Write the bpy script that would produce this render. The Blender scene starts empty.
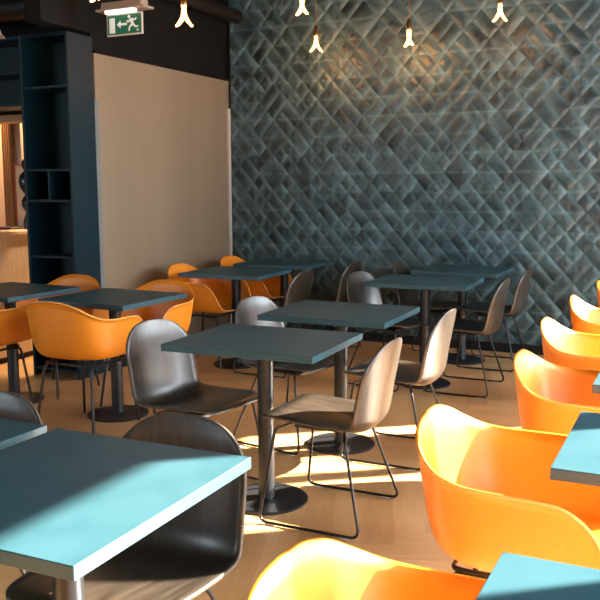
import bpy, bmesh, math, random
import numpy as np
from mathutils import Vector, Matrix
R = math.radians
random.seed(4)
SC = bpy.context.scene
COL = SC.collection

# ---------------------------------------------------------------- camera
cam_d = bpy.data.cameras.new('camera')
cam_d.sensor_width = 36.0
cam_d.lens = 845.88 * 36 / 600
cam_d.clip_start = 0.05
cam = bpy.data.objects.new('camera', cam_d)
COL.objects.link(cam)
_r = Vector((0.90433451, 0.4268081, -0.00373283))
_u = Vector((-0.05492662, 0.12504422, 0.9906296))
_f = Vector((-0.4232755, 0.89565551, -0.13652493))
cam.matrix_world = Matrix(((_r.x, _u.x, -_f.x, 0), (_r.y, _u.y, -_f.y, 0), (_r.z, _u.z, -_f.z, 1.4338), (0, 0, 0, 1)))
SC.camera = cam

# ---------------------------------------------------------------- world, sun, window daylight, exposure
SUN_AZ, SUN_EL = R(38), R(29.0)
world = bpy.data.worlds.new('sky')
SC.world = world
world.use_nodes = True
wn = world.node_tree
wn.nodes['Background'].inputs['Color'].default_value = (0.72, 0.88, 1.0, 1)
wn.nodes['Background'].inputs['Strength'].default_value = 5.0
sun_d = bpy.data.lights.new('sun', 'SUN')
sun_d.energy = 38.0
sun_d.angle = R(0.7)
sun_d.color = (1.0, 0.91, 0.78)
sun = bpy.data.objects.new('sun', sun_d)
COL.objects.link(sun)
sun.rotation_euler = Vector((-math.cos(SUN_AZ) * math.cos(SUN_EL), -math.sin(SUN_AZ) * math.cos(SUN_EL), -math.sin(SUN_EL))).to_track_quat('-Z', 'Y').to_euler()
sun.location = (6, 7, 5)


def area(name, loc, direction, sx, sy, energy, color, portal=False):
    d = bpy.data.lights.new(name, 'AREA')
    d.shape = 'RECTANGLE'
    d.size, d.size_y = sx, sy
    d.energy = energy
    d.color = color
    d.cycles.is_portal = portal
    o = bpy.data.objects.new(name, d)
    COL.objects.link(o)
    o.location = loc
    o.rotation_euler = Vector(direction).to_track_quat('-Z', 'Z').to_euler()
    return o


glow_d = bpy.data.lights.new('bright_sky_near_sun', 'SUN')  # added second wide sun for low sky glow; brightens faces towards the windows
glow_d.energy = 7.0
glow_d.angle = R(60)
glow_d.color = (0.93, 0.97, 1.0)
glow = bpy.data.objects.new('bright_sky_near_sun', glow_d)
COL.objects.link(glow)
GA, GE = R(30), R(10)
glow.rotation_euler = Vector((-math.cos(GA) * math.cos(GE), -math.sin(GA) * math.cos(GE), -math.sin(GE))).to_track_quat('-Z', 'Y').to_euler()
glow.location = (6, 8, 4)
area('window_daylight_right', (1.47, 3.75, 1.4), (-1, 0, 0), 7.1, 2.7, 1, (1, 1, 1), True)
area('window_daylight_front', (-7.2, -3.02, 1.75), (0, 1, 0), 2.6, 1.8, 1, (1, 1, 1), True)  # portal for the opening added behind the camera

SC.view_settings.view_transform = 'Standard'
SC.view_settings.look = 'None'
SC.view_settings.gamma = 1
SC.view_settings.use_curve_mapping = False
SC.view_settings.exposure = 1.15
SC.cycles.max_bounces = 8
SC.cycles.diffuse_bounces = 5
SC.cycles.sample_clamp_indirect = 6

# ---------------------------------------------------------------- materials


def mat(name, col, rough=0.5, spec=0.5, metal=0.0, emit=None, estr=0.0, **kw):
    m = bpy.data.materials.new(name)
    m.use_nodes = True
    b = m.node_tree.nodes['Principled BSDF']
    b.inputs['Base Color'].default_value = (*col, 1)
    b.inputs['Roughness'].default_value = rough
    b.inputs['Specular IOR Level'].default_value = spec
    b.inputs['Metallic'].default_value = metal
    if emit:
        b.inputs['Emission Color'].default_value = (*emit, 1)
        b.inputs['Emission Strength'].default_value = estr
    for k, v in kw.items():
        b.inputs[k.replace('_', ' ')].default_value = v
    return m


def noise_mix(m, c1, c2, scale, detail=4, stretch=(1, 1, 1), bump=0.0, bdist=0.002, coord='Object'):
    nt = m.node_tree
    b = nt.nodes['Principled BSDF']
    tc = nt.nodes.new('ShaderNodeTexCoord')
    mp = nt.nodes.new('ShaderNodeMapping')
    mp.inputs['Scale'].default_value = stretch
    nz = nt.nodes.new('ShaderNodeTexNoise')
    nz.inputs['Scale'].default_value = scale
    nz.inputs['Detail'].default_value = detail
    rp = nt.nodes.new('ShaderNodeValToRGB')
    rp.color_ramp.elements[0].position = 0.35
    rp.color_ramp.elements[1].position = 0.65
    rp.color_ramp.elements[0].color = (*c1, 1)
    rp.color_ramp.elements[1].color = (*c2, 1)
    L = nt.links.new
    L(tc.outputs[coord], mp.inputs['Vector'])
    L(mp.outputs[0], nz.inputs['Vector'])
    L(nz.outputs['Fac'], rp.inputs['Fac'])
    L(rp.outputs['Color'], b.inputs['Base Color'])
    if bump:
        bp = nt.nodes.new('ShaderNodeBump')
        bp.inputs['Strength'].default_value = bump
        bp.inputs['Distance'].default_value = bdist
        L(nz.outputs['Fac'], bp.inputs['Height'])
        L(bp.outputs[0], b.inputs['Normal'])
    return m


M = {}
M['teal_top'] = noise_mix(mat('teal_linoleum', (0.05, 0.13, 0.16), 0.45, 0.25), (0.020, 0.064, 0.080), (0.027, 0.075, 0.092), 9, 6)
M['edge_band'] = mat('teal_edge_band', (0.024, 0.070, 0.086), 0.38, 0.5)
M['black_steel'] = mat('black_powder_steel', (0.012, 0.012, 0.013), 0.38, 0.5)
M['base_disc'] = mat('black_base_disc', (0.010, 0.010, 0.011), 0.42, 0.5)
M['orange'] = noise_mix(mat('orange_composite', (0.85, 0.30, 0.03), 0.42, 0.5), (0.79, 0.245, 0.008), (0.83, 0.265, 0.011), 60, 3, bump=0.04, bdist=0.0006)
_ob = M['orange'].node_tree.nodes['Principled BSDF']
_ob.inputs['Coat Weight'].default_value = 0.35
_ob.inputs['Coat Roughness'].default_value = 0.4
M['orange_rim'] = mat('orange_rim', (0.9, 0.42, 0.10), 0.4, 0.4)
M['dark_oak'] = noise_mix(mat('black_stained_oak', (0.06, 0.045, 0.035), 0.34, 0.85), (0.017, 0.012, 0.008), (0.042, 0.030, 0.020), 55, 5, (1, 0.06, 0.12), bump=0.05, bdist=0.0003)
M['ply_edge'] = mat('plywood_edge', (0.07, 0.055, 0.042), 0.5, 0.4)
M['tube'] = mat('black_tube_steel', (0.022, 0.018, 0.015), 0.28, 0.6, 0.5)
M['glide'] = mat('clear_glide', (0.6, 0.58, 0.55), 0.3, 0.5)
M['beige'] = noise_mix(mat('beige_paint', (0.50, 0.40, 0.29), 0.55, 0.4), (0.205, 0.145, 0.09), (0.235, 0.168, 0.106), 1.2, 3, (1, 2.2, 0.15))
M['white_trim'] = mat('white_trim', (0.50, 0.44, 0.36), 0.45)
M['grey_trim'] = mat('grey_trim', (0.13, 0.14, 0.14), 0.5)
M['ceiling'] = noise_mix(mat('dark_ceiling', (0.012, 0.010, 0.008), 0.8, 0.2), (0.003, 0.0022, 0.0016), (0.006, 0.0042, 0.003), 3)
M['pipe'] = mat('dark_duct', (0.009, 0.006, 0.0045), 0.5, 0.3)
M['shelf'] = noise_mix(mat('navy_lacquer', (0.012, 0.035, 0.05), 0.45, 0.25), (0.001, 0.012, 0.018), (0.0015, 0.014, 0.021), 4)
M['plinth'] = mat('black_plinth', (0.010, 0.010, 0.011), 0.5, 0.4)
M['wood_trim'] = mat('wood_trim', (0.42, 0.24, 0.12), 0.45)
M['window_frame'] = mat('anthracite_frame', (0.04, 0.04, 0.045), 0.5)
M['white_wall'] = mat('white_wall', (0.25, 0.235, 0.215), 0.7)
M['counter'] = noise_mix(mat('pale_counter_wood', (0.62, 0.47, 0.30), 0.5), (0.58, 0.43, 0.27), (0.66, 0.51, 0.34), 10, 4, (6, 6, 0.6))
M['counter_top'] = mat('counter_top', (0.68, 0.50, 0.32), 0.35)
M['greige'] = mat('warm_grey_wall', (0.42, 0.36, 0.30), 0.7)
M['red'] = mat('red_gloss', (0.60, 0.04, 0.03), 0.35)
M['pinkred'] = mat('red_frame', (0.62, 0.10, 0.09), 0.45)
M['brownbox'] = mat('brown_card', (0.22, 0.14, 0.07), 0.6)
M['darkbox'] = mat('dark_box', (0.05, 0.05, 0.055), 0.5)
M['greybox'] = mat('grey_box', (0.25, 0.25, 0.23), 0.5)
M['curtain'] = mat('brown_curtain', (0.20, 0.13, 0.07), 0.8)
M['brass'] = mat('copper_socket', (0.45, 0.20, 0.07), 0.3, 0.5, 0.9)
M['cord'] = mat('rust_cord', (0.30, 0.13, 0.05), 0.6)
M['bulb'] = mat('glowing_tube', (1.0, 0.6, 0.25), 0.4, emit=(1.0, 0.42, 0.085), estr=5.0)
M['sign_white'] = mat('sign_white', (0.45, 0.43, 0.40), 0.5)
M['sign_green'] = mat('sign_green', (0.006, 0.085, 0.04), 0.4, emit=(0.01, 0.20, 0.09), estr=0.05)
M['sign_pict'] = mat('sign_pictogram', (0.5, 0.52, 0.5), 0.4, emit=(0.8, 0.9, 0.8), estr=0.12)
M['sign_lamp'] = mat('sign_lamp', (1, 1, 1), 0.4, emit=(1.0, 0.90, 0.78), estr=0.45)
M['sign_housing'] = mat('sign_housing', (0.28, 0.22, 0.17), 0.5)
M['black_glass'] = mat('black_knob', (0.015, 0.015, 0.015), 0.25)
M['lampshade'] = mat('peach_lamp', (1, .7, .4), 0.5, emit=(1.0, 0.5, 0.2), estr=3.0)

# glass: thin clear pane
g = bpy.data.materials.new('window_glass')
g.use_nodes = True
nt = g.node_tree
nt.nodes.remove(nt.nodes['Principled BSDF'])
tr = nt.nodes.new('ShaderNodeBsdfTransparent')
gl = nt.nodes.new('ShaderNodeBsdfGlossy')
gl.inputs['Roughness'].default_value = 0.02
mx = nt.nodes.new('ShaderNodeMixShader')
mx.inputs[0].default_value = 0.05
nt.links.new(tr.outputs[0], mx.inputs[1])
nt.links.new(gl.outputs[0], mx.inputs[2])
nt.links.new(mx.outputs[0], nt.nodes['Material Output'].inputs['Surface'])
M['glass'] = g

# quilted wall fabric: a dark petrol velvet
q = mat('quilted_petrol_velvet', (0.06, 0.085, 0.09), 0.42, 0.45)
noise_mix(q, (0.037, 0.068, 0.076), (0.060, 0.100, 0.109), 14, 8, (1, 1, 1), bump=0.25, bdist=0.004)
qb = q.node_tree.nodes['Principled BSDF']
qb.inputs['Sheen Weight'].default_value = 0.35
qb.inputs['Sheen Roughness'].default_value = 0.4
qb.inputs['Sheen Tint'].default_value = (0.6, 0.85, 0.95, 1)
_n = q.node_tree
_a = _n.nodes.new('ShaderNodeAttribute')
_a.attribute_name = 'nap'  # fabric tone and painted fold shading, multiplied into the base colour
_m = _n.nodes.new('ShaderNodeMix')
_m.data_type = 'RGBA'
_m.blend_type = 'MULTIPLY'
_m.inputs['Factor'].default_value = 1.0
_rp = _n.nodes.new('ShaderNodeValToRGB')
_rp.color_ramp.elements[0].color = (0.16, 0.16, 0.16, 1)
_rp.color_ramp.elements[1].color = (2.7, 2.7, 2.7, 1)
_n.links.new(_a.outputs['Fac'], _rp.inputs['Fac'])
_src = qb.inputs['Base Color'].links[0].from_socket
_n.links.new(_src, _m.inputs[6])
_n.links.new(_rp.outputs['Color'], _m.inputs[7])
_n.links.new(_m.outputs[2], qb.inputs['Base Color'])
M['quilt'] = q

# floor planks: one material, tint per plank from a face attribute, grain along the plank's uv
fm = mat('oak_planks', (0.5, 0.3, 0.15), 0.38, 0.4)
nt = fm.node_tree
b = nt.nodes['Principled BSDF']
at = nt.nodes.new('ShaderNodeAttribute')
at.attribute_name = 'plank_tint'
uv = nt.nodes.new('ShaderNodeUVMap')
mp = nt.nodes.new('ShaderNodeMapping')
mp.inputs['Scale'].default_value = (1.2, 22, 1)
nz = nt.nodes.new('ShaderNodeTexNoise')
nz.inputs['Scale'].default_value = 3.0
nz.inputs['Detail'].default_value = 6
ad = nt.nodes.new('ShaderNodeMath')
ad.operation = 'MULTIPLY_ADD'
ad.inputs[1].default_value = 0.55
rp = nt.nodes.new('ShaderNodeValToRGB')
rp.color_ramp.elements[0].position = 0.15
rp.color_ramp.elements[1].position = 1.0
rp.color_ramp.elements[0].color = (0.50, 0.26, 0.098, 1)
rp.color_ramp.elements[1].color = (0.74, 0.45, 0.20, 1)
L = nt.links.new
L(uv.outputs[0], mp.inputs['Vector'])
L(mp.outputs[0], nz.inputs['Vector'])
L(nz.outputs['Fac'], ad.inputs[0])
L(at.outputs['Fac'], ad.inputs[2])
L(ad.outputs[0], rp.inputs['Fac'])
L(rp.outputs['Color'], b.inputs['Base Color'])
M['floor'] = fm

# ---------------------------------------------------------------- mesh helpers


class MB:
    """collects shapes into one mesh"""

    def __init__(self):
        self.v, self.f = [], []

    def add(self, vs, fs):
        o = len(self.v)
        self.v += [tuple(p) for p in vs]
        self.f += [tuple(i + o for i in f) for f in fs]
        return self

    def box(self, x0, x1, y0, y1, z0, z1):
        return self.add([(x0, y0, z0), (x1, y0, z0), (x1, y1, z0), (x0, y1, z0), (x0, y0, z1), (x1, y0, z1), (x1, y1, z1), (x0, y1, z1)],
                        [(0, 3, 2, 1), (4, 5, 6, 7), (0, 1, 5, 4), (1, 2, 6, 5), (2, 3, 7, 6), (3, 0, 4, 7)])

    def lathe(self, prof, n=32, c=(0, 0, 0)):
        vs, fs = [], []
        m = len(prof)
        for i in range(n):
            a = 2 * math.pi * i / n
            for r, z in prof:
                vs.append((c[0] + r * math.cos(a), c[1] + r * math.sin(a), c[2] + z))
        for i in range(n):
            k = (i + 1) % n
            for j in range(m - 1):
                fs.append((i * m + j, k * m + j, k * m + j + 1, i * m + j + 1))
        fs.append(tuple(i * m for i in reversed(range(n))))
        fs.append(tuple(i * m + m - 1 for i in range(n)))
        return self.add(vs, fs)

    def tube(self, pts, r, n=10, closed=False):
        pts = [Vector(p) for p in pts]
        k = len(pts)
        vs, fs = [], []
        up = None
        for i, p in enumerate(pts):
            if closed:
                t = (pts[(i + 1) % k] - pts[i - 1]).normalized()
            else:
                t = (pts[min(i + 1, k - 1)] - pts[max(i - 1, 0)]).normalized()
            if up is None:
                up = Vector((0, 0, 1)) if abs(t.z) < 0.9 else Vector((1, 0, 0))
            a = t.cross(up).normalized()
            up = a.cross(t).normalized()
            for j in range(n):
                w = 2 * math.pi * j / n
                vs.append(p + a * (r * math.cos(w)) + up * (r * math.sin(w)))
        for i in range(k if closed else k - 1):
            i2 = (i + 1) % k
            for j in range(n):
                j2 = (j + 1) % n
                fs.append((i * n + j, i2 * n + j, i2 * n + j2, i * n + j2))
        if not closed:
            fs.append(tuple(range(n)))
            fs.append(tuple(reversed(range((k - 1) * n, k * n))))
        return self.add(vs, fs)

    def prism(self, poly, axis, a0, a1):
        """poly in the two other axes, extruded along axis"""
        n = len(poly)

        def P(p, a):
            return {'x': (a, p[0], p[1]), 'y': (p[0], a, p[1]), 'z': (p[0], p[1], a)}[axis]
        vs = [P(p, a0) for p in poly] + [P(p, a1) for p in poly]
        fs = [tuple(range(n)), tuple(reversed(range(n, 2 * n)))]
        fs += [(i, i + n, (i + 1) % n + n, (i + 1) % n) for i in range(n)]
        return self.add(vs, fs)

    def mesh(self, name, m, smooth=False, bevel=0.0, seg=2):
        me = bpy.data.meshes.new(name)
        me.from_pydata(self.v, [], self.f)
        bm = bmesh.new()
        bm.from_mesh(me)
        bmesh.ops.recalc_face_normals(bm, faces=bm.faces)
        if bevel:
            bmesh.ops.bevel(bm, geom=list(bm.edges), offset=bevel, segments=seg, affect='EDGES', profile=0.5)
        bm.to_mesh(me)
        bm.free()
        if smooth:
            me.shade_smooth()
            me.set_sharp_from_angle(angle=R(40))
        me.materials.append(m)
        return me


def obj(name, me, parent=None, loc=None, **props):
    o = bpy.data.objects.new(name, me)
    COL.objects.link(o)
    if parent:
        o.parent = parent
    if loc:
        o.location = loc
    for k, v in props.items():
        o[k] = v
    return o


def thing(name, label, cat, loc=(0, 0, 0), rz=0.0, group=None):
    o = bpy.data.objects.new(name, None)
    COL.objects.link(o)
    o.empty_display_size = 0.1
    o.location = loc
    o.rotation_euler = (0, 0, rz)
    o['label'], o['category'] = label, cat
    if group:
        o['group'] = group
    return o


def tag(o, label, cat, group=None):
    o['label'], o['category'] = label, cat
    if group:
        o['group'] = group
    return o


def struct(name, me, parent=None):
    o = obj(name, me, parent)
    if parent is None:
        o['kind'] = 'structure'
    return o


def dup(root, loc, rz, label, group=None):
    r = root.copy()
    COL.objects.link(r)
    r.location, r.rotation_euler = loc, (0, 0, rz)
    r['label'] = label
    if group:
        r['group'] = group
    for ch in list(root.children):
        c = ch.copy()
        COL.objects.link(c)
        c.parent = r
        for gch in list(ch.children):
            d = gch.copy()
            COL.objects.link(d)
            d.parent = c
    return r


def fillet(pts, rad, n=6):
    """polyline with rounded corners"""
    pts = [Vector(p) for p in pts]
    out = [pts[0]]
    for i in range(1, len(pts) - 1):
        a, p, c = pts[i - 1], pts[i], pts[i + 1]
        ra = min(rad, (a - p).length * 0.49, (c - p).length * 0.49)
        s, e = p + (a - p).normalized() * ra, p + (c - p).normalized() * ra
        for k in range(n + 1):
            t = k / n
            out.append(s * (1 - t) ** 2 + p * 2 * t * (1 - t) + e * t * t)
    out.append(pts[-1])
    return out


def spline(ctrl, n):
    """Catmull-Rom through ctrl, n samples per span (tuples of floats)"""
    C = [np.array(c, float) for c in ctrl]
    C = [2 * C[0] - C[1]] + C + [2 * C[-1] - C[-2]]
    out = []
    for i in range(1, len(C) - 2):
        for k in range(n):
            t = k / n
            out.append(0.5 * ((2 * C[i]) + (-C[i - 1] + C[i + 1]) * t + (2 * C[i - 1] - 5 * C[i] + 4 * C[i + 1] - C[i + 2]) * t * t
                              + (-C[i - 1] + 3 * C[i] - 3 * C[i + 1] + C[i + 2]) * t ** 3))
    out.append(C[-2])
    return out


# ---------------------------------------------------------------- the setting
WALL_Y, PART_X, WIN_X, CEIL = 7.07, -4.08, 1.35, 3.30
X0, X1, Y0 = -9.0, 1.55, -3.2

# floor: herringbone oak
PW, PL = 0.13, 0.78
vs, fs, tint, uvs = [], [], [], []


def herring():
    ca, sa = math.cos(R(20)), math.sin(R(20))
    n = 0
    rows = 90
    for i in range(-rows, rows):
        for j in range(-30, 30):
            for kind in (0, 1):
                # classic herringbone lattice
                bx = i * PW + j * PL
                by = i * PW - j * PL
                if kind == 0:
                    rect = [(bx, by), (bx + PL, by), (bx + PL, by + PW), (bx, by + PW)]
                else:
                    rect = [(bx + 0, by + PW), (bx + PW, by + PW), (bx + PW, by + PW + PL), (bx, by + PW + PL)]
                w = [(ca * x - sa * y - 3.5, sa * x + ca * y + 3.0) for x, y in rect]
                cx = sum(p[0] for p in w) / 4
                cy = sum(p[1] for p in w) / 4
                if not (X0 - .3 < cx < X1 + .3 and Y0 - .3 < cy < 9.3):
                    continue
                o = len(vs)
                vs.extend([(min(max(x, X0), X1), min(max(y, Y0), 9.0), 0.0) for x, y in w])
                fs.append((o, o + 1, o + 2, o + 3))
                t = random.random() * 0.5
                tint.append(t)
                ou = random.random() * 50
                if kind == 0:
                    uvs.extend([(ou, 0), (ou + PL, 0), (ou + PL, PW), (ou, PW)])
                else:
                    uvs.extend([(ou, 0), (ou, PW), (ou + PL, PW), (ou + PL, 0)])


herring()
me = bpy.data.meshes.new('floor')
me.from_pydata(vs, [], fs)
a_ = me.attributes.new('plank_tint', 'FLOAT', 'FACE')
a_.data.foreach_set('value', tint)
ul = me.uv_layers.new(name='UVMap')
ul.data.foreach_set('uv', [c for p in uvs for c in p])
me.materials.append(M['floor'])
floor_o = struct('floor', me)
sub = MB().box(X0, X1, Y0, 9.0, -0.12, -0.002).mesh('subfloor', M['plinth'])
struct('subfloor', sub, floor_o)

struct('ceiling', MB().box(X0, X1, Y0, 7.35, CEIL, CEIL + 0.12).mesh('ceiling', M['ceiling']))

# back wall with quilted cladding
wb = struct('wall_back', MB().box(PART_X - 0.12, X1, WALL_Y + 0.012, WALL_Y + 0.15, 0, CEIL).mesh('wall_back', M['plinth']))


def quilt(x0, x1, z0, z1, step):
    nx, nz_ = int((x1 - x0) / step), int((z1 - z0) / step)
    xs, zs = np.linspace(x0, x1, nx), np.linspace(z0, z1, nz_)
    X, Z = np.meshgrid(xs, zs)
    P, Q = 0.2915, 0.3275
    ox, oz = -1.7035, 1.5225
    u = (X - ox) / P + (Z - oz) / Q
    v = (X - ox) / P - (Z - oz) / Q
    ci, cj = np.floor(u).astype(int), np.floor(v).astype(int)

    def h(a, b_, s):
        n = (a * 73856093) ^ (b_ * 19349663) ^ (s * 83492791)
        n = (n ^ (n >> 13)) * 1274126177
        n = n ^ (n >> 16)
        return (n & 0xffff) / 65535.0
    sc_, tc_ = ci + cj, ci - cj
    sm = np.mod(sc_ + 2, 4) - 2
    mode = h(np.abs(sm), tc_, 1)
    mode = np.where(sm < 0, np.where((mode >= .28) & (mode < .94), 1.22 - mode, mode), mode)     # mirrored chevrons
    fu, fv = u - ci, v - cj
    su = np.where((mode < 0.28) | ((mode >= 0.28) & (mode < 0.61)), 1, 0)      # split in u
    sv = np.where((mode < 0.28) | ((mode >= 0.61) & (mode < 0.94)), 1, 0)      # split in v
    lu = np.where(su == 1, (fu * 2) % 1, fu)
    lv = np.where(sv == 1, (fv * 2) % 1, fv)
    bi = ci * 2 + np.where(su == 1, np.floor(fu * 2).astype(int), 0)
    bj = cj * 2 + np.where(sv == 1, np.floor(fv * 2).astype(int), 0)
    wu, wv = np.where(su == 1, 0.5, 1.0), np.where(sv == 1, 0.5, 1.0)

    def edge(t, w):
        return np.minimum(t, 1 - t) * w            # distance to the seam, cell units
    d = np.minimum(edge(lu, wu), edge(lv, wv))
    r2 = ((lu - .5) * wu) ** 2 + ((lv - .5) * wv) ** 2
    btn = h(bi, bj, 5) < .35
    H = 0.016 * (1 - np.exp(-d / 0.09)) - np.where(btn, 0.007, 0.0) * np.exp(-r2 / 0.004)
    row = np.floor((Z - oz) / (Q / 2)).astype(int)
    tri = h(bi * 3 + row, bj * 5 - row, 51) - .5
    nap_and_shading = 0.16 + 0.40 * np.exp(-d / 0.11) + 0.12 * (h(bi, bj, 33) - .5) + 0.24 * tri  # block tone plus painted shading: light seams, dark centres
    nap_and_shading += 0.42 * (h(bi, bj, 41) - .5) * (lu - .5) * 2 + 0.42 * (h(bi, bj, 43) - .5) * (lv - .5) * 2  # one side of each block painted lighter, as on a lit fold
    nap_and_shading -= np.where(btn, 0.14, 0.0) * np.exp(-r2 / 0.004)
    nap_and_shading = np.clip(nap_and_shading, 0.02, 1)
    # horizontal folds through the knots of each panel row
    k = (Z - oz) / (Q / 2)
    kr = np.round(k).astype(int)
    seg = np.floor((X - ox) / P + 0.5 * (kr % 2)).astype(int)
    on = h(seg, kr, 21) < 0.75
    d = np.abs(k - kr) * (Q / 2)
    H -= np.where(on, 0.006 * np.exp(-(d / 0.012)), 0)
    nap_and_shading += np.where(on, 0.30 * np.exp(-(d / 0.007)) + 0.10 * np.exp(-(d / 0.03)), 0)
    # soft wrinkles
    H += 0.0012 * np.sin(37 * X + 11 * np.sin(9 * Z)) * np.sin(31 * Z + 7 * np.sin(13 * X))
    Y = WALL_Y - H
    co = np.stack([X, Y, Z], -1).reshape(-1, 3)
    idx = np.arange(nx * nz_).reshape(nz_, nx)
    F = np.stack([idx[:-1, :-1], idx[:-1, 1:], idx[1:, 1:], idx[1:, :-1]], -1).reshape(-1, 4)
    me = bpy.data.meshes.new('quilted_cladding')
    me.vertices.add(len(co))
    me.vertices.foreach_set('co', co.ravel())
    me.loops.add(F.size)
    me.loops.foreach_set('vertex_index', F.ravel())
    me.polygons.add(len(F))
    me.polygons.foreach_set('loop_start', np.arange(0, F.size, 4))
    me.update(calc_edges=True)
    me.shade_smooth()
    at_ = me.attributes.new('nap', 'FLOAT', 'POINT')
    at_.data.foreach_set('value', nap_and_shading.ravel())
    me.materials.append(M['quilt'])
    return me


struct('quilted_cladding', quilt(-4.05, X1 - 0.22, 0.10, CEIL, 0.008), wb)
struct('baseboard_back', MB().box(PART_X + 0.01, WIN_X - 0.01, WALL_Y - 0.02, WALL_Y + 0.012, 0.012, 0.10).mesh('baseboard_back', M['plinth'], bevel=0.003))
struct('trim_1', MB().box(PART_X + 0.01, WIN_X - 0.01, WALL_Y - 0.05, WALL_Y - 0.021, 0.0, 0.022).mesh('trim_1', M['wood_trim'], bevel=0.003))

# beige partition on the left, dark bulkhead over it
struct('wall_left', MB().box(PART_X - 0.10, PART_X, 5.12, WALL_Y + 0.012, 0, 2.385).mesh('wall_left', M['beige']))
struct('wall_left_bulkhead', MB().box(PART_X - 0.16, PART_X - 0.02, 4.6, WALL_Y + 0.012, 2.53, CEIL).box(PART_X - 0.12, PART_X - 0.03, 5.12, WALL_Y, 2.386, 2.54).mesh('wall_left_bulkhead', M['ceiling']))
struct('trim_2', MB().box(PART_X + 0.001, PART_X + 0.026, WALL_Y - 0.045, WALL_Y - 0.002, 0.02, 2.13).mesh('trim_2', M['white_trim'], bevel=0.003))
struct('trim_3', MB().box(PART_X - 0.03, PART_X + 0.006, 5.105, 5.15, 0.0, 2.05).mesh('trim_3', M['grey_trim'], bevel=0.004))
struct('trim_4', MB().box(PART_X - 0.02, PART_X + 0.015, 5.12, WALL_Y, 2.386, 2.405).mesh('trim_4', M['ceiling'], bevel=0.003))
struct('baseboard_left', MB().box(PART_X + 0.001, PART_X + 0.014, 5.16, WALL_Y - 0.05, 0.0, 0.07).mesh('baseboard_left', M['plinth']))

# window wall on the right: piers and mullions, sill, header, glass
tanaz = math.tan(SUN_AZ)


def ywin(qv):
    return qv + tanaz * WIN_X


# (q centre, width along the wall) of the uprights
UPR = [(-1.3, .30), (-.4, .10), (.5, .10), (1.365, .38), (1.86, .03), (2.75, .10), (3.86, .66), (4.97, .05), (5.45, .08), (6.12, .30)]
HEAD = 2.68
mbw = MB().box(WIN_X, X1, Y0, 9.0, HEAD, CEIL).box(WIN_X, X1, Y0, 9.0, 0, 0.12).box(WIN_X, X1, Y0, ywin(-1.3), 0.12, HEAD)
for qv, w in UPR:
    y = ywin(qv)
    mbw.box(WIN_X + (0 if w > .2 else .01), X1 - (.1 if w > .2 else .12), y - w / 2, y + w / 2, 0.12, HEAD)
struct('wall_right', mbw.mesh('wall_right', M['white_wall']))
ys = sorted((ywin(qv), w) for qv, w in UPR)
for i in range(len(ys) - 1):
    a, b2 = ys[i][0] + ys[i][1] / 2, ys[i + 1][0] - ys[i + 1][1] / 2
    fr = MB()
    for (y0, y1, z0, z1) in ((a - .02, a + .03, .12, HEAD), (b2 - .03, b2 + .02, .12, HEAD), (a, b2, .12, .17), (a, b2, HEAD - .05, HEAD)):
        fr.box(WIN_X + 0.02, WIN_X + 0.08, y0, y1, z0, z1)
    w = struct('window_%d' % (i + 1), fr.mesh('window_frame', M['window_frame']))
    struct('glass_pane', MB().box(WIN_X + 0.048, WIN_X + 0.052, a + .03, b2 - .03, .17, HEAD - .05).mesh('glass_pane', M['glass']), w)

# unseen wall behind the camera; opening added so daylight reaches the chair backs
wf = MB().box(X0, -8.5, Y0, Y0 + .15, 0, CEIL).box(-5.9, X1, Y0, Y0 + .15, 0, CEIL).box(-8.5, -5.9, Y0, Y0 + .15, 0, .85).box(-8.5, -5.9, Y0, Y0 + .15, 2.65, CEIL)
struct('wall_front', wf.mesh('wall_front', M['white_wall']))
# service room beyond the opening on the left
struct('wall_far_left', MB().box(X0 - .1, X0, Y0, 9.0, 0, CEIL).mesh('wall_far_left', M['greige']))
struct('wall_service_back', MB().box(X0, PART_X - 0.12, 7.2, 7.35, 0, CEIL).mesh('wall_service_back', M['greige']))

# ---------------------------------------------------------------- tables
TH = 0.03


def table(x, y, rot, a, b_, label, group):
    t = thing('pedestal_table', label, 'table', (x, y, 0), R(rot), group)
    tm = MB().box(-a / 2, a / 2, -b_ / 2, b_ / 2, 0.75 - TH, 0.75).mesh('tabletop', M['teal_top'], bevel=0.0015, seg=1)
    tm.materials.append(M['edge_band'])
    for p in tm.polygons:
        if abs(p.normal.z) < .3:
            p.material_index = 1
    obj('tabletop', tm, t)
    obj('pole', POLE, t)
    obj('base_plate', BASE, t)
    obj('mounting_plate', PLATE, t)
    return t


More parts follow.
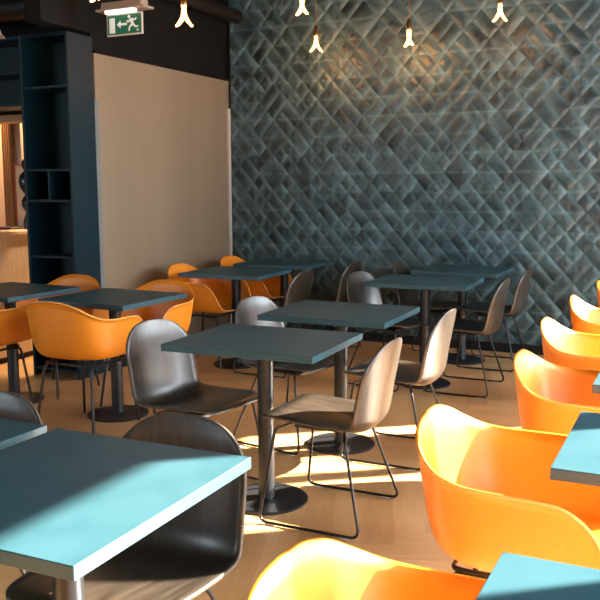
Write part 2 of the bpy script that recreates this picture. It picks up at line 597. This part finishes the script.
POLE = MB().lathe([(0.0365, 0.012), (0.0365, 0.712)], 40).mesh('pole', M['black_steel'], smooth=True)
BASE = MB().lathe([(0.188, 0.0), (0.190, 0.002), (0.190, 0.009), (0.186, 0.0125), (0.05, 0.0145), (0.0375, 0.0155)], 64).mesh('base_plate', M['base_disc'], smooth=True)
PLATE = MB().box(-.13, .13, -.13, .13, 0.711, 0.7198).mesh('mounting_plate', M['black_steel'])
G_MID, G_LEFT, G_RIGHT, G_FRONT = 'pedestal tables in the middle row', 'pedestal tables along the beige wall', 'pedestal tables along the windows', 'pedestal tables pushed together at the front'
TABLES = [
    (-1.303, 1.470, 0.33, .623, .678, 'large teal square pedestal table at the front with a sunlit strip', G_FRONT),
    (-2.004, 1.513, -.25, .678, .615, 'teal pedestal table cut by the left edge beside the sunlit front table', G_FRONT),
    (-1.728, 3.291, 1.55, .710, .596, 'teal pedestal table in the centre with its pole and round base in full view', G_MID),
    (-1.738, 4.198, .99, .705, .616, 'teal pedestal table second in the middle row, behind the central table', G_MID),
    (-1.743, 5.777, 1.79, .707, .605, 'teal pedestal table third in the middle row, one from the quilted wall', G_MID),
    (-1.704, 6.674, -.83, .678, .613, 'teal pedestal table against the quilted wall, last of the middle row', G_MID),
    (-3.245, 4.185, -2.07, .643, .629, 'dark pedestal table with pale blue edge between two orange armchairs on the left', G_LEFT),
    (-4.097, 4.185, -3.62, .660, .627, 'dark pedestal table at the left edge in front of the tall navy shelf', G_LEFT),
    (-3.298, 5.796, 1.66, .690, .613, 'dark pedestal table by the beige wall, one from the quilted wall', G_LEFT),
    (-3.283, 6.626, 1.61, .689, .607, 'dark pedestal table in the far left corner against the quilted wall', G_LEFT),
    (0.043, 2.322, -.19, .678, .565, 'sunlit teal pedestal table at the right edge, second from the front', G_RIGHT),
    (0.034, 1.210, -.69, .678, .615, 'teal pedestal table cut by the bottom right corner, nearest of those by the windows', G_RIGHT),
    (0.037, 3.282, -.28, .678, .615, 'teal pedestal table at the right edge showing only its corner', G_RIGHT),
]
for t in TABLES:
    table(*t)

# ---------------------------------------------------------------- orange tub armchair (faces +Y)
RIM = [(0, -.290, .784), (.085, -.287, .779), (.16, -.272, .756), (.217, -.240, .722), (.256, -.190, .692), (.278, -.12, .677), (.286, -.03, .674), (.288, .06, .672),
       (.285, .12, .664), (.279, .165, .637), (.270, .20, .595), (.258, .228, .53), (.238, .250, .482), (.195, .268, .460), (.11, .278, .453), (0, .281, .451)]
PAN = [(0, -.19, .447), (.06, -.187, .447), (.115, -.178, .447), (.16, -.155, .447), (.193, -.12, .447), (.212, -.07, .447), (.218, -.01, .447), (.22, .06, .447),
       (.22, .105, .447), (.219, .14, .447), (.216, .165, .447), (.21, .188, .447), (.195, .207, .447), (.16, .226, .447), (.09, .237, .447), (0, .24, .447)]


def tub_mesh():
    n = 6
    rim, pan = spline(RIM, n), spline(PAN, n)
    rim = rim + [np.array((-p[0], p[1], p[2])) for p in rim[-2:0:-1]]
    pan = pan + [np.array((-p[0], p[1], p[2])) for p in pan[-2:0:-1]]
    N = len(rim)
    vs, fs = [], []
    ctr = np.array((0, .03, .437))
    rings = []
    for t in np.linspace(0.12, 1, 7):
        rings.append([ctr + (p - ctr) * t + np.array((0, 0, -.0 * (1 - t))) for p in pan])
    for t in np.linspace(0, 1, 17)[1:]:
        row = []
        for p, r_ in zip(pan, rim):
            dz = r_[2] - p[2]
            c1 = np.array((p[0] + (r_[0] - p[0]) * .68, p[1] + (r_[1] - p[1]) * .68, p[2] + .002))
            c2 = np.array((p[0] + (r_[0] - p[0]) * .74, p[1] + (r_[1] - p[1]) * .74, p[2] + dz * .40))
            row.append(p * (1 - t) ** 3 + c1 * 3 * t * (1 - t) ** 2 + c2 * 3 * t * t * (1 - t) + r_ * t ** 3)
        rings.append(row)
    # small outward roll at the rim
    roll = []
    for a, p in zip(rings[-2], rings[-1]):
        o = np.array((p[0], p[1] - .02, 0))
        o = o / (np.linalg.norm(o) + 1e-9)
        roll.append(p + o * .006 + np.array((0, 0, .001)))
    rings.append(roll)
    vs = [tuple(ctr)] + [tuple(p) for r_ in rings for p in r_]
    for j in range(N):
        fs.append((0, 1 + j, 1 + (j + 1) % N))
    for i in range(len(rings) - 1):
        for j in range(N):
            j2 = (j + 1) % N
            fs.append((1 + i * N + j, 1 + (i + 1) * N + j, 1 + (i + 1) * N + j2, 1 + i * N + j2))
    me = MB().add(vs, fs).mesh('shell', M['orange'])
    me.materials.append(M['orange_rim'])
    me.shade_smooth()
    return me


TUB = tub_mesh()
fx, fyr, fyf = .165, -.17, .17
FRAME_O = MB().tube(fillet([(0, fyr, .405), (fx, fyr, .405), (fx, fyf, .405), (-fx, fyf, .405), (-fx, fyr, .405), (0, fyr, .405)], .03)[:-1], .0075, closed=True).mesh('seat_frame', M['tube'], smooth=True)
LEG_O = {}
for sx in (-1, 1):
    for sy in (-1, 1):
        top = (sx * fx, sy * .15, .412)
        LEG_O[sx, sy] = MB().tube(fillet([(sx * fx, sy * .06, .397), (sx * (fx + .003), sy * .168, .397), (sx * (fx + .045), sy * (.17 + .045), 0.002)], .035), .0085).mesh('leg', M['tube'], smooth=True)


def armchair(loc, face, label, group):
    t = thing('tub_armchair', label, 'chair', (*loc, 0), face - math.pi / 2, group)
    s = obj('shell', TUB, t, label='orange one-piece tub shell')
    md = s.modifiers.new('thickness', 'SOLIDIFY')
    md.thickness, md.offset, md.material_offset_rim = 0.009, 0.0, 1
    obj('seat_frame', FRAME_O, t)
    for k in LEG_O:
        obj('leg', LEG_O[k], t)
    return t


G_OL, G_OR = 'orange armchairs along the beige wall', 'orange armchairs along the windows'
E_, N_, W_, S_ = 0.0, math.pi / 2, math.pi, -math.pi / 2
ARM = [
    (-3.25, 3.91, N_, 'orange tub armchair seen from behind at the front of the blue-edged left table', G_OL),
    (-3.25, 4.50, S_, 'orange tub armchair facing us behind the blue-edged left table', G_OL),
    (-4.09, 3.91, N_, 'orange tub armchair at the left edge, its back to us', G_OL),
    (-4.05, 4.53, S_, 'orange tub armchair in front of the tall navy shelf, only its back rim showing', G_OL),
    (-3.54, 5.79, E_, 'orange tub armchair by the beige wall, side on to the second farthest table', G_OL),
    (-3.55, 6.62, E_, 'orange tub armchair in the far left corner against the quilted wall', G_OL),
    (-.34, 1.25, E_, 'orange tub armchair at the bottom edge with a broad white sun patch', G_OR),
    (-.385, 2.29, E_, 'orange tub armchair in front of the second window table, whole side in view', G_OR),
    (-.315, 3.25, E_, 'orange tub armchair with an unlit back, third along the windows', G_OR),
    (-.36, 4.11, E_, 'orange tub armchair fourth along the windows with a sun patch inside', G_OR),
    (-.355, 5.01, E_, 'orange tub armchair fifth along the windows in front of the quilted wall', G_OR),
    (-.30, 5.85, E_, 'orange tub armchair farthest along the windows, only its rim at the right edge', G_OR),
]
proto = None
for x, y, fa, lab, grp in ARM:
    if proto is None:
        proto = armchair((x, y), fa, lab, grp)
    else:
        dup(proto, (x, y, 0), fa - math.pi / 2, lab, grp)

# ---------------------------------------------------------------- dark oak shell chair on a sled frame (faces +Y)
# (y, z, half width, edge lift, normal y, normal z)
PROF = [(.245, .440, .165, .000), (.235, .450, .190, .000), (.20, .4555, .208, .002), (.12, .450, .218, .006), (.03, .436, .222, .014), (-.06, .418, .224, .028),
        (-.12, .406, .224, .040), (-.17, .403, .223, .047), (-.208, .418, .222, .050), (-.232, .455, .222, .050), (-.243, .51, .222, .048), (-.252, .57, .221, .046),
        (-.262, .63, .219, .042), (-.269, .675, .212, .036), (-.275, .710, .194, .028), (-.280, .740, .168, .02), (-.284, .765, .134, .012), (-.287, .782, .090, .006), (-.288, .790, .04, .002)]


def wood_mesh():
    P = spline(PROF, 4)
    n = len(P)
    m = 20
    vs, fs = [], []
    for i, p in enumerate(P):
        a, b_ = P[max(i - 1, 0)], P[min(i + 1, n - 1)]
        ty, tz = b_[0] - a[0], b_[1] - a[1]
        l = math.hypot(ty, tz)
        ny, nz_ = tz / l, -ty / l            # towards the sitter
        for j in range(m + 1):
            s = -1 + 2 * j / m
            lift = p[3] * abs(s) ** 2.4
            # ease rows near the round ends so the outline is a smooth arc
            vs.append((p[2] * s, p[0] + ny * lift, p[1] + nz_ * lift))
    for i in range(n - 1):
        for j in range(m):
            k = i * (m + 1) + j
            fs.append((k, k + 1, k + m + 2, k + m + 1))
    me = MB().add(vs, fs).mesh('shell', M['dark_oak'])
    me.materials.append(M['ply_edge'])
    me.shade_smooth()
    return me


WOOD = wood_mesh()
RUN = {}
GLIDE = {}
for sx in (-1, 1):
    hw = .252
    pts = [(0, .130, .412), (sx * .17, .135, .416), (sx * .205, .165, .412), (sx * hw, .225, .009), (sx * hw, -.235, .009), (sx * .150, -.125, .392), (sx * .05, -.09, .386), (0, -.09, .386)]
    RUN[sx] = MB().tube(fillet(pts, .045, 6), .0065).mesh('sled_leg', M['tube'], smooth=True)
    GLIDE[sx] = [MB().box(sx * hw - .006, sx * hw + .006, y - .02, y + .02, 0.0, .006).mesh('glide', M['glide']) for y in (-.17, .17)]
BRACKET = MB().box(-.10, .10, -.085, .125, .394, .404).mesh('seat_bracket', M['tube'])


def oak_chair(loc, face, label, group):
    t = thing('shell_chair', label, 'chair', (*loc, 0), face - math.pi / 2, group)
    s = obj('shell', WOOD, t, label='dark stained oak seat and back in one piece')
    md = s.modifiers.new('thickness', 'SOLIDIFY')
    md.thickness, md.offset, md.material_offset_rim = 0.010, 0.0, 1
    for sx in (-1, 1):
        r_ = obj('sled_leg', RUN[sx], t)
        for gm in GLIDE[sx]:
            obj('glide', gm, r_)
    obj('seat_bracket', BRACKET, t)
    return t


G_WF, G_WL, G_WR = 'dark oak chairs at the front tables', 'dark oak chairs on the left of the middle row', 'dark oak chairs on the right of the middle row'
OAK = [
    (-1.275, 1.67, S_, 'dark oak shell chair behind the large sunlit front table', G_WF),
    (-1.96, 1.66, S_, 'dark oak shell chair at the left edge, only its round back above the cut-off table', G_WF),
    (-2.07, 3.26, E_ - R(9), 'dark oak shell chair on the left of the central table, its front shining grey', G_WL),
    (-1.41, 3.29, W_, 'dark oak shell chair on the right of the central table, sunlit tan from behind', G_WR),
    (-2.03, 4.19, E_ - R(10), 'dark oak shell chair with pale shining back, left of the second middle-row table', G_WL),
    (-1.415, 4.20, W_, 'dark oak shell chair right of the second middle-row table, back sunlit tan', G_WR),
    (-1.985, 5.72, E_ - R(12), 'dark oak shell chair left of the third middle-row table, its front pale grey', G_WL),
    (-1.45, 5.77, W_, 'dark oak shell chair right of the third middle-row table, grey-brown back', G_WR),
    (-1.45, 6.64, W_, 'dark oak shell chair right of the table against the quilted wall', G_WR),
    (-1.955, 6.62, E_, 'dark oak shell chair left of the table against the quilted wall, round top showing', G_WL),
    (-2.94, 5.74, W_, 'dark oak shell chair right of the dark table second from the quilted wall', 'dark oak chairs at the left tables'),
    (-2.86, 6.56, W_, 'black-looking oak shell chair in shadow right of the far corner table', 'dark oak chairs at the left tables'),
]
proto = None
for x, y, fa, lab, grp in OAK:
    if proto is None:
        proto = oak_chair((x, y), fa, lab, grp)
    else:
        dup(proto, (x, y, 0), fa - math.pi / 2, lab, grp)

# ---------------------------------------------------------------- tall navy shelf unit
SX0, SX1, SY0, SY1 = -4.525, PART_X, 4.83, 5.105
su = thing('shelf_unit', 'tall dark navy open shelf unit standing at the end of the beige wall', 'shelf', (SX0, SY0, 0))


def spart(name, x0, x1, y0, y1, z0, z1, **kw):
    o = obj(name, MB().box(x0 - SX0, x1 - SX0, y0 - SY0, y1 - SY0, z0, z1).mesh(name, M['shelf'], bevel=0.0015, seg=1), su)
    return o


pt = .022
spart('side_panel', SX0, SX0 + pt, SY0, SY1, 0, 2.495)
spart('side_panel', SX1 - pt, SX1, SY0, SY1, 0, 2.495)
spart('back_panel', SX0 + pt, SX1 - pt, SY1 - .012, SY1, 0, 2.495)
spart('top_panel', SX0 + pt, SX1 - pt, SY0, SY1 - .012, 2.473, 2.495)
for z in (2.124, 1.537, 1.314, .904, .45, .06):
    spart('shelf_board', SX0 + pt, SX1 - pt, SY0 + .004, SY1 - .012, z - .009, z + .009)
spart('divider', -4.309, -4.293, SY0 + .004, SY1 - .012, 1.324, 1.527)
ov = thing('overhead_cabinet', 'dark navy open cabinet hung over the counter opening beside the tall shelf', 'cabinet', (-5.6, SY0, 2.0))
ob = MB()
W = SX0 - .001 + 5.6
ob.box(0, W, 0, .275, 0, .022).box(0, W, 0, .275, .472, .494).box(0, W, .263, .275, .022, .472).box(0, .022, 0, .263, .022, .472)
obj('carcass', ob.mesh('carcass', M['shelf'], bevel=.0015, seg=1), ov)
obj('inner_shelf', MB().box(.022, W, .01, .263, .23, .245).mesh('inner_shelf', M['shelf']), ov)

# dark fascia and wood valance over the service opening
struct('trim_5', MB().box(-7.5, -4.19, 5.60, 5.66, 2.02, CEIL).mesh('trim_5', M['ceiling']))
struct('trim_6', MB().box(-7.5, -4.19, 5.58, 5.68, 1.955, 2.02).mesh('trim_6', M['wood_trim'], bevel=.004))

# ---------------------------------------------------------------- service counter and what stands on it
CX = -5.0
ct = thing('service_counter', 'pale wood service counter seen through the opening left of the navy shelf', 'counter', (CX, 5.75, 0))
obj('counter_front', MB().box(-.6, -.02, -1.0, 1.2, 0.05, 1.03).mesh('counter_front', M['counter'], bevel=.003), ct)
obj('counter_top', MB().box(-.62, 0, -1.02, 1.22, 1.03, 1.058).mesh('counter_top', M['counter_top'], bevel=.003), ct)
obj('toe_kick', MB().box(-.58, -.06, -.98, 1.18, 0, .05).mesh('toe_kick', M['plinth']), ct)

# ---------------------------------------------------------------- exit signs


def exit_sign(loc, rz, label):
    t = thing('exit_sign', label, 'sign', loc, rz, 'emergency exit signs')
    hs = MB().prism([(-.05, 0), (.05, 0), (.035, .045), (-.035, .045)], 'x', -.175, .175)
    obj('housing', hs.mesh('housing', M['sign_housing'], bevel=.004), t, loc=(0, 0, .005))
    hl = MB().box(-.21, .21, -.06, .06, -.012, .004)
    obj('housing_rim', hl.mesh('housing_rim', M['sign_housing'], bevel=.004), t)
    obj('lamp_cover', MB().box(-.125, .125, -.064, -.02, -.036, -.010).mesh('lamp_cover', M['sign_lamp'], bevel=.004), t)
    pn = obj('sign_panel', MB().box(-.155, .155, -.006, .006, -.178, -.030).mesh('sign_panel', M['sign_white'], bevel=.002), t)
    obj('green_field', MB().box(-.146, .146, -.0085, -.006, -.168, -.040).mesh('green_field', M['sign_green']), pn)
    y0, y1 = -.0105, -.0085
    pic = MB()
    pic.box(-.128, -.080, y0, y1, -.158, -.056)                                            # door
    pic.prism([(-.063, -.103), (-.030, -.078), (-.030, -.095), (.024, -.095), (.024, -.111), (-.030, -.111), (-.030, -.128)], 'y', y0, y1)
    # running figure
    hd = [(.045 + .011 * math.cos(a), -.056 + .011 * math.sin(a)) for a in np.linspace(0, 2 * math.pi, 12, endpoint=False)]
    pic.prism(hd, 'y', y0, y1)

    def limb(p, q2, w0, w1):
        d = Vector((q2[0] - p[0], q2[1] - p[1])).normalized()
        n = Vector((-d.y, d.x))
        pic.prism([(p[0] + n.x * w0, p[1] + n.y * w0), (q2[0] + n.x * w1, q2[1] + n.y * w1), (q2[0] - n.x * w1, q2[1] - n.y * w1), (p[0] - n.x * w0, p[1] - n.y * w0)], 'y', y0, y1)
    limb((.060, -.070), (.076, -.112), .013, .011)
    limb((.058, -.072), (.036, -.092), .006, .005)
    limb((.036, -.092), (.024, -.080), .005, .004)
    limb((.066, -.072), (.098, -.080), .006, .005)
    limb((.098, -.080), (.106, -.066), .005, .004)
    limb((.074, -.110), (.050, -.122), .008, .006)
    limb((.050, -.122), (.040, -.152), .006, .005)
    limb((.078, -.108), (.100, -.128), .008, .006)
    limb((.100, -.128), (.122, -.124), .006, .005)
    pic.box(.110, .122, y0, y1, -.155, -.143)
    obj('pictogram', pic.mesh('pictogram', M['sign_pict']), pn, label='white door, left arrow and running figure')
    for sx in (-1, 1):
        obj('hanger_rod', MB().lathe([(.005, .045), (.005, CEIL - loc[2])], 10, (sx * .12, 0, 0)).mesh('hanger_rod', M['pipe'], smooth=True), t)
    return t


exit_sign((-3.705, 5.0, 2.640), R(-2), 'green emergency exit sign with left arrow and running man over the navy shelf')
exit_sign((-4.42, 4.45, 2.455), R(-58), 'emergency sign fitting cut by the left edge of the picture')

# ---------------------------------------------------------------- pendant bulbs


def pend(loc, rz, label):
    t = thing('pendant_bulb', label, 'lamp', loc, rz, 'bare twisted pendant bulbs')
    H = .13
    for s in (0, 1):
        pts = []
        for k in range(41):
            u_ = k / 40
            down = 1 - abs(2 * u_ - 1)                       # 0 .. 1 .. 0
            side = -1 if u_ < .5 else 1
            z = -H * (down if down < .9 else .9 + .1 * math.sin((down - .9) * 10 * math.pi / 2) * .6)
            rad = .012 + .036 * max(0.0, (down - .45) / .55) ** 1.4
            ang = s * math.pi + side * .55 * (1 - down ** 4) + 1.9 * down
            pts.append((rad * math.cos(ang), rad * math.sin(ang), z))
        obj('glowing_tube', MB().tube(pts, .0078, 8).mesh('glowing_tube', M['bulb'], smooth=True), t)
    obj('socket', MB().lathe([(.010, .085), (.016, .078), (.018, .02), (.021, .0), (.018, -.006)], 24).mesh('socket', M['brass'], smooth=True), t)
    obj('cord', MB().lathe([(.0035, .085), (.0035, CEIL - loc[2])], 8).mesh('cord', M['cord'], smooth=True), t)
    ld = bpy.data.lights.new('bulb_light', 'POINT')
    ld.energy, ld.color, ld.shadow_soft_size = BULB_W, (1.0, 0.42, 0.12), .06
    lo = bpy.data.objects.new('bulb_light', ld)
    COL.objects.link(lo)
    lo.parent = t
    lo.location = (0, 0, -.19)
    return t


BULB_W = 3.2
PEND = [
    ((-3.017, 6.72, 2.665), 1.67, 'lit pendant bulb hanging lowest on the left of the quilted wall'),
    ((-2.219, 6.78, 2.664), .8, 'lit pendant bulb in front of the middle of the quilted wall'),
    ((-1.449, 6.60, 2.765), 1.5, 'lit pendant bulb in front of the right part of the quilted wall'),
    ((-2.81, 6.0, 2.825), 1.2, 'lit pendant bulb at the top edge just left of the lowest hanging bulb'),
    ((-2.977, 4.626, 2.535), 1.75, 'lit pendant bulb above the beige wall'),
    ((-3.406, 4.304, 2.668), .9, 'lit pendant bulb at the top edge left of the exit sign'),
]
for p in PEND:
    pend(*p)

# ---------------------------------------------------------------- pipes and ducts under the dark ceiling
tag(obj('ventilation_duct', MB().tube(fillet([(-8.5, 5.25, 2.80), (-4.35, 5.25, 2.80), (-4.35, 5.25, CEIL)], .2, 8), .10, 20).mesh('ventilation_duct', M['pipe'], smooth=True)), 'thick dark ventilation duct bending up above the navy shelf', 'duct')
tag(obj('ceiling_pipe', MB().tube([(-3.96, 3.2, 2.95), (-3.96, 7.05, 2.95)], .06, 16).mesh('ceiling_pipe', M['pipe'], smooth=True)), 'dark pipe running along the bulkhead above the beige wall', 'pipe')
tag(obj('ceiling_pipe', MB().tube([(-8.5, 5.0, 3.02), (-3.4, 5.0, 3.02)], .045, 16).mesh('ceiling_pipe', M['pipe'], smooth=True)), 'thin dark pipe crossing above the exit sign', 'pipe')

# ---------------------------------------------------------------- small things in the service room
ZT = 1.058
sp = thing('ceiling_spotlight', 'small dark ceiling spotlight shining on the service room wall', 'lamp', (-7.05, 6.85, 2.75))
obj('lamp_body', MB().lathe([(.035, .0), (.04, .01), (.04, .11), (.02, .13)], 24).mesh('lamp_body', M['pipe'], smooth=True), sp)
obj('lamp_lens', MB().lathe([(.03, -.002), (.034, .004)], 24).mesh('lamp_lens', M['lampshade'], smooth=True), sp)
obj('lamp_stem', MB().lathe([(.008, .12), (.008, CEIL - 2.75)], 12).mesh('lamp_stem', M['pipe'], smooth=True), sp)
sd = bpy.data.lights.new('spot_light', 'SPOT')
sd.energy, sd.color, sd.spot_size, sd.spot_blend, sd.shadow_soft_size = 220, (1.0, .48, .2), R(75), .5, .03
so = bpy.data.objects.new('spot_light', sd)
COL.objects.link(so)
so.parent = sp
so.location = (0, 0, -.01)
so.rotation_euler = Vector((.05, .12, -1)).to_track_quat('-Z', 'Y').to_euler()
cl = thing('counter_lamp', 'small dark ceiling lamp over the pale service counter', 'lamp', (-4.72, 6.0, 2.6))  # added lamp, out of the camera's sight, to brighten the counter front
obj('lamp_body', MB().lathe([(.06, .0), (.065, .01), (.05, .10), (.015, .14)], 24).mesh('lamp_body', M['pipe'], smooth=True), cl)
obj('lamp_lens', MB().lathe([(.05, -.002), (.056, .004)], 24).mesh('lamp_lens', M['lampshade'], smooth=True), cl)
obj('lamp_stem', MB().lathe([(.008, .13), (.008, CEIL - 2.6)], 12).mesh('lamp_stem', M['pipe'], smooth=True), cl)
pd = bpy.data.lights.new('lamp_light', 'SPOT')
pd.energy, pd.color, pd.spot_size, pd.spot_blend, pd.shadow_soft_size = 260, (1.0, .72, .46), R(120), .6, .05
po = bpy.data.objects.new('lamp_light', pd)
COL.objects.link(po)
po.parent = cl
po.location = (0, 0, -.01)
# curtain in the service room: folded cloth
cv, cf = [], []
for k in range(61):
    x = -6.97 + .12 * k / 60
    y = 7.13 + .03 * math.sin(k * .42)
    cv += [(x, y, .02), (x, y, 2.35)]
for k in range(60):
    cf.append((2 * k, 2 * k + 2, 2 * k + 3, 2 * k + 1))
cu = obj('curtain', MB().add(cv, cf).mesh('curtain', M['curtain']))
md = cu.modifiers.new('thickness', 'SOLIDIFY')
md.thickness = .006
tag(cu, 'brown curtain hanging in the service room behind the counter', 'curtain')
fr = thing('menu_board', 'slim red framed board standing upright on the service counter', 'board', (-5.36, 5.70, ZT), R(-8))
fb = MB().box(-.10, -.085, -.012, .012, 0, .55).box(.085, .10, -.012, .012, 0, .55).box(-.10, .10, -.012, .012, .535, .55).box(-.10, .10, -.012, .012, 0, .015)
obj('frame', fb.mesh('frame', M['pinkred'], bevel=.002), fr)
obj('board_panel', MB().box(-.085, .085, -.006, .006, .015, .535).mesh('board_panel', M['counter_top']), fr)
obj('foot', MB().box(-.10, .10, -.05, .05, -.0, .010).mesh('foot', M['darkbox']), fr)
jr = tag(obj('stacked_vase', MB().lathe([(.05, 0), (.055, .06), (.03, .14), (.06, .19), (.062, .24), (.03, .29), (.07, .35), (.078, .40), (.07, .45), (.03, .49), (.05, .53), (.045, .57), (.02, .60)], 32).mesh('stacked_vase', M['black_glass'], smooth=True), loc=(-5.17, 5.56, ZT)), 'black bulging vase standing on the counter next to the navy shelf', 'vase')
bo = thing('red_bottle', 'red bottle standing on the service counter at the left edge', 'bottle', (-5.52, 5.52, ZT))
obj('bottle_body', MB().lathe([(.034, 0), (.036, .01), (.036, .12), (.014, .165), (.013, .19)], 24).mesh('bottle_body', M['red'], smooth=True), bo)
obj('bottle_cap', MB().lathe([(.015, .188), (.015, .21)], 20).mesh('bottle_cap', M['darkbox'], smooth=True), bo)
tag(obj('serving_box', MB().box(-5.50, -5.40, 5.76, 5.90, ZT, ZT + .12).mesh('serving_box', M['darkbox'], bevel=.004)), 'dark box standing on the pale service counter', 'box')
tag(obj('serving_tray', MB().box(-5.44, -5.26, 5.42, 5.60, ZT, ZT + .008).box(-5.44, -5.26, 5.42, 5.428, ZT, ZT + .02).box(-5.44, -5.26, 5.592, 5.60, ZT, ZT + .02).mesh('serving_tray', M['brownbox'])), 'flat brown tray lying on the pale service counter', 'tray')
tag(obj('carton', MB().box(-5.60, -5.52, 5.95, 6.03, ZT, ZT + .20).mesh('carton', M['brownbox'], bevel=.004)), 'tall brown carton standing on the pale service counter', 'box')
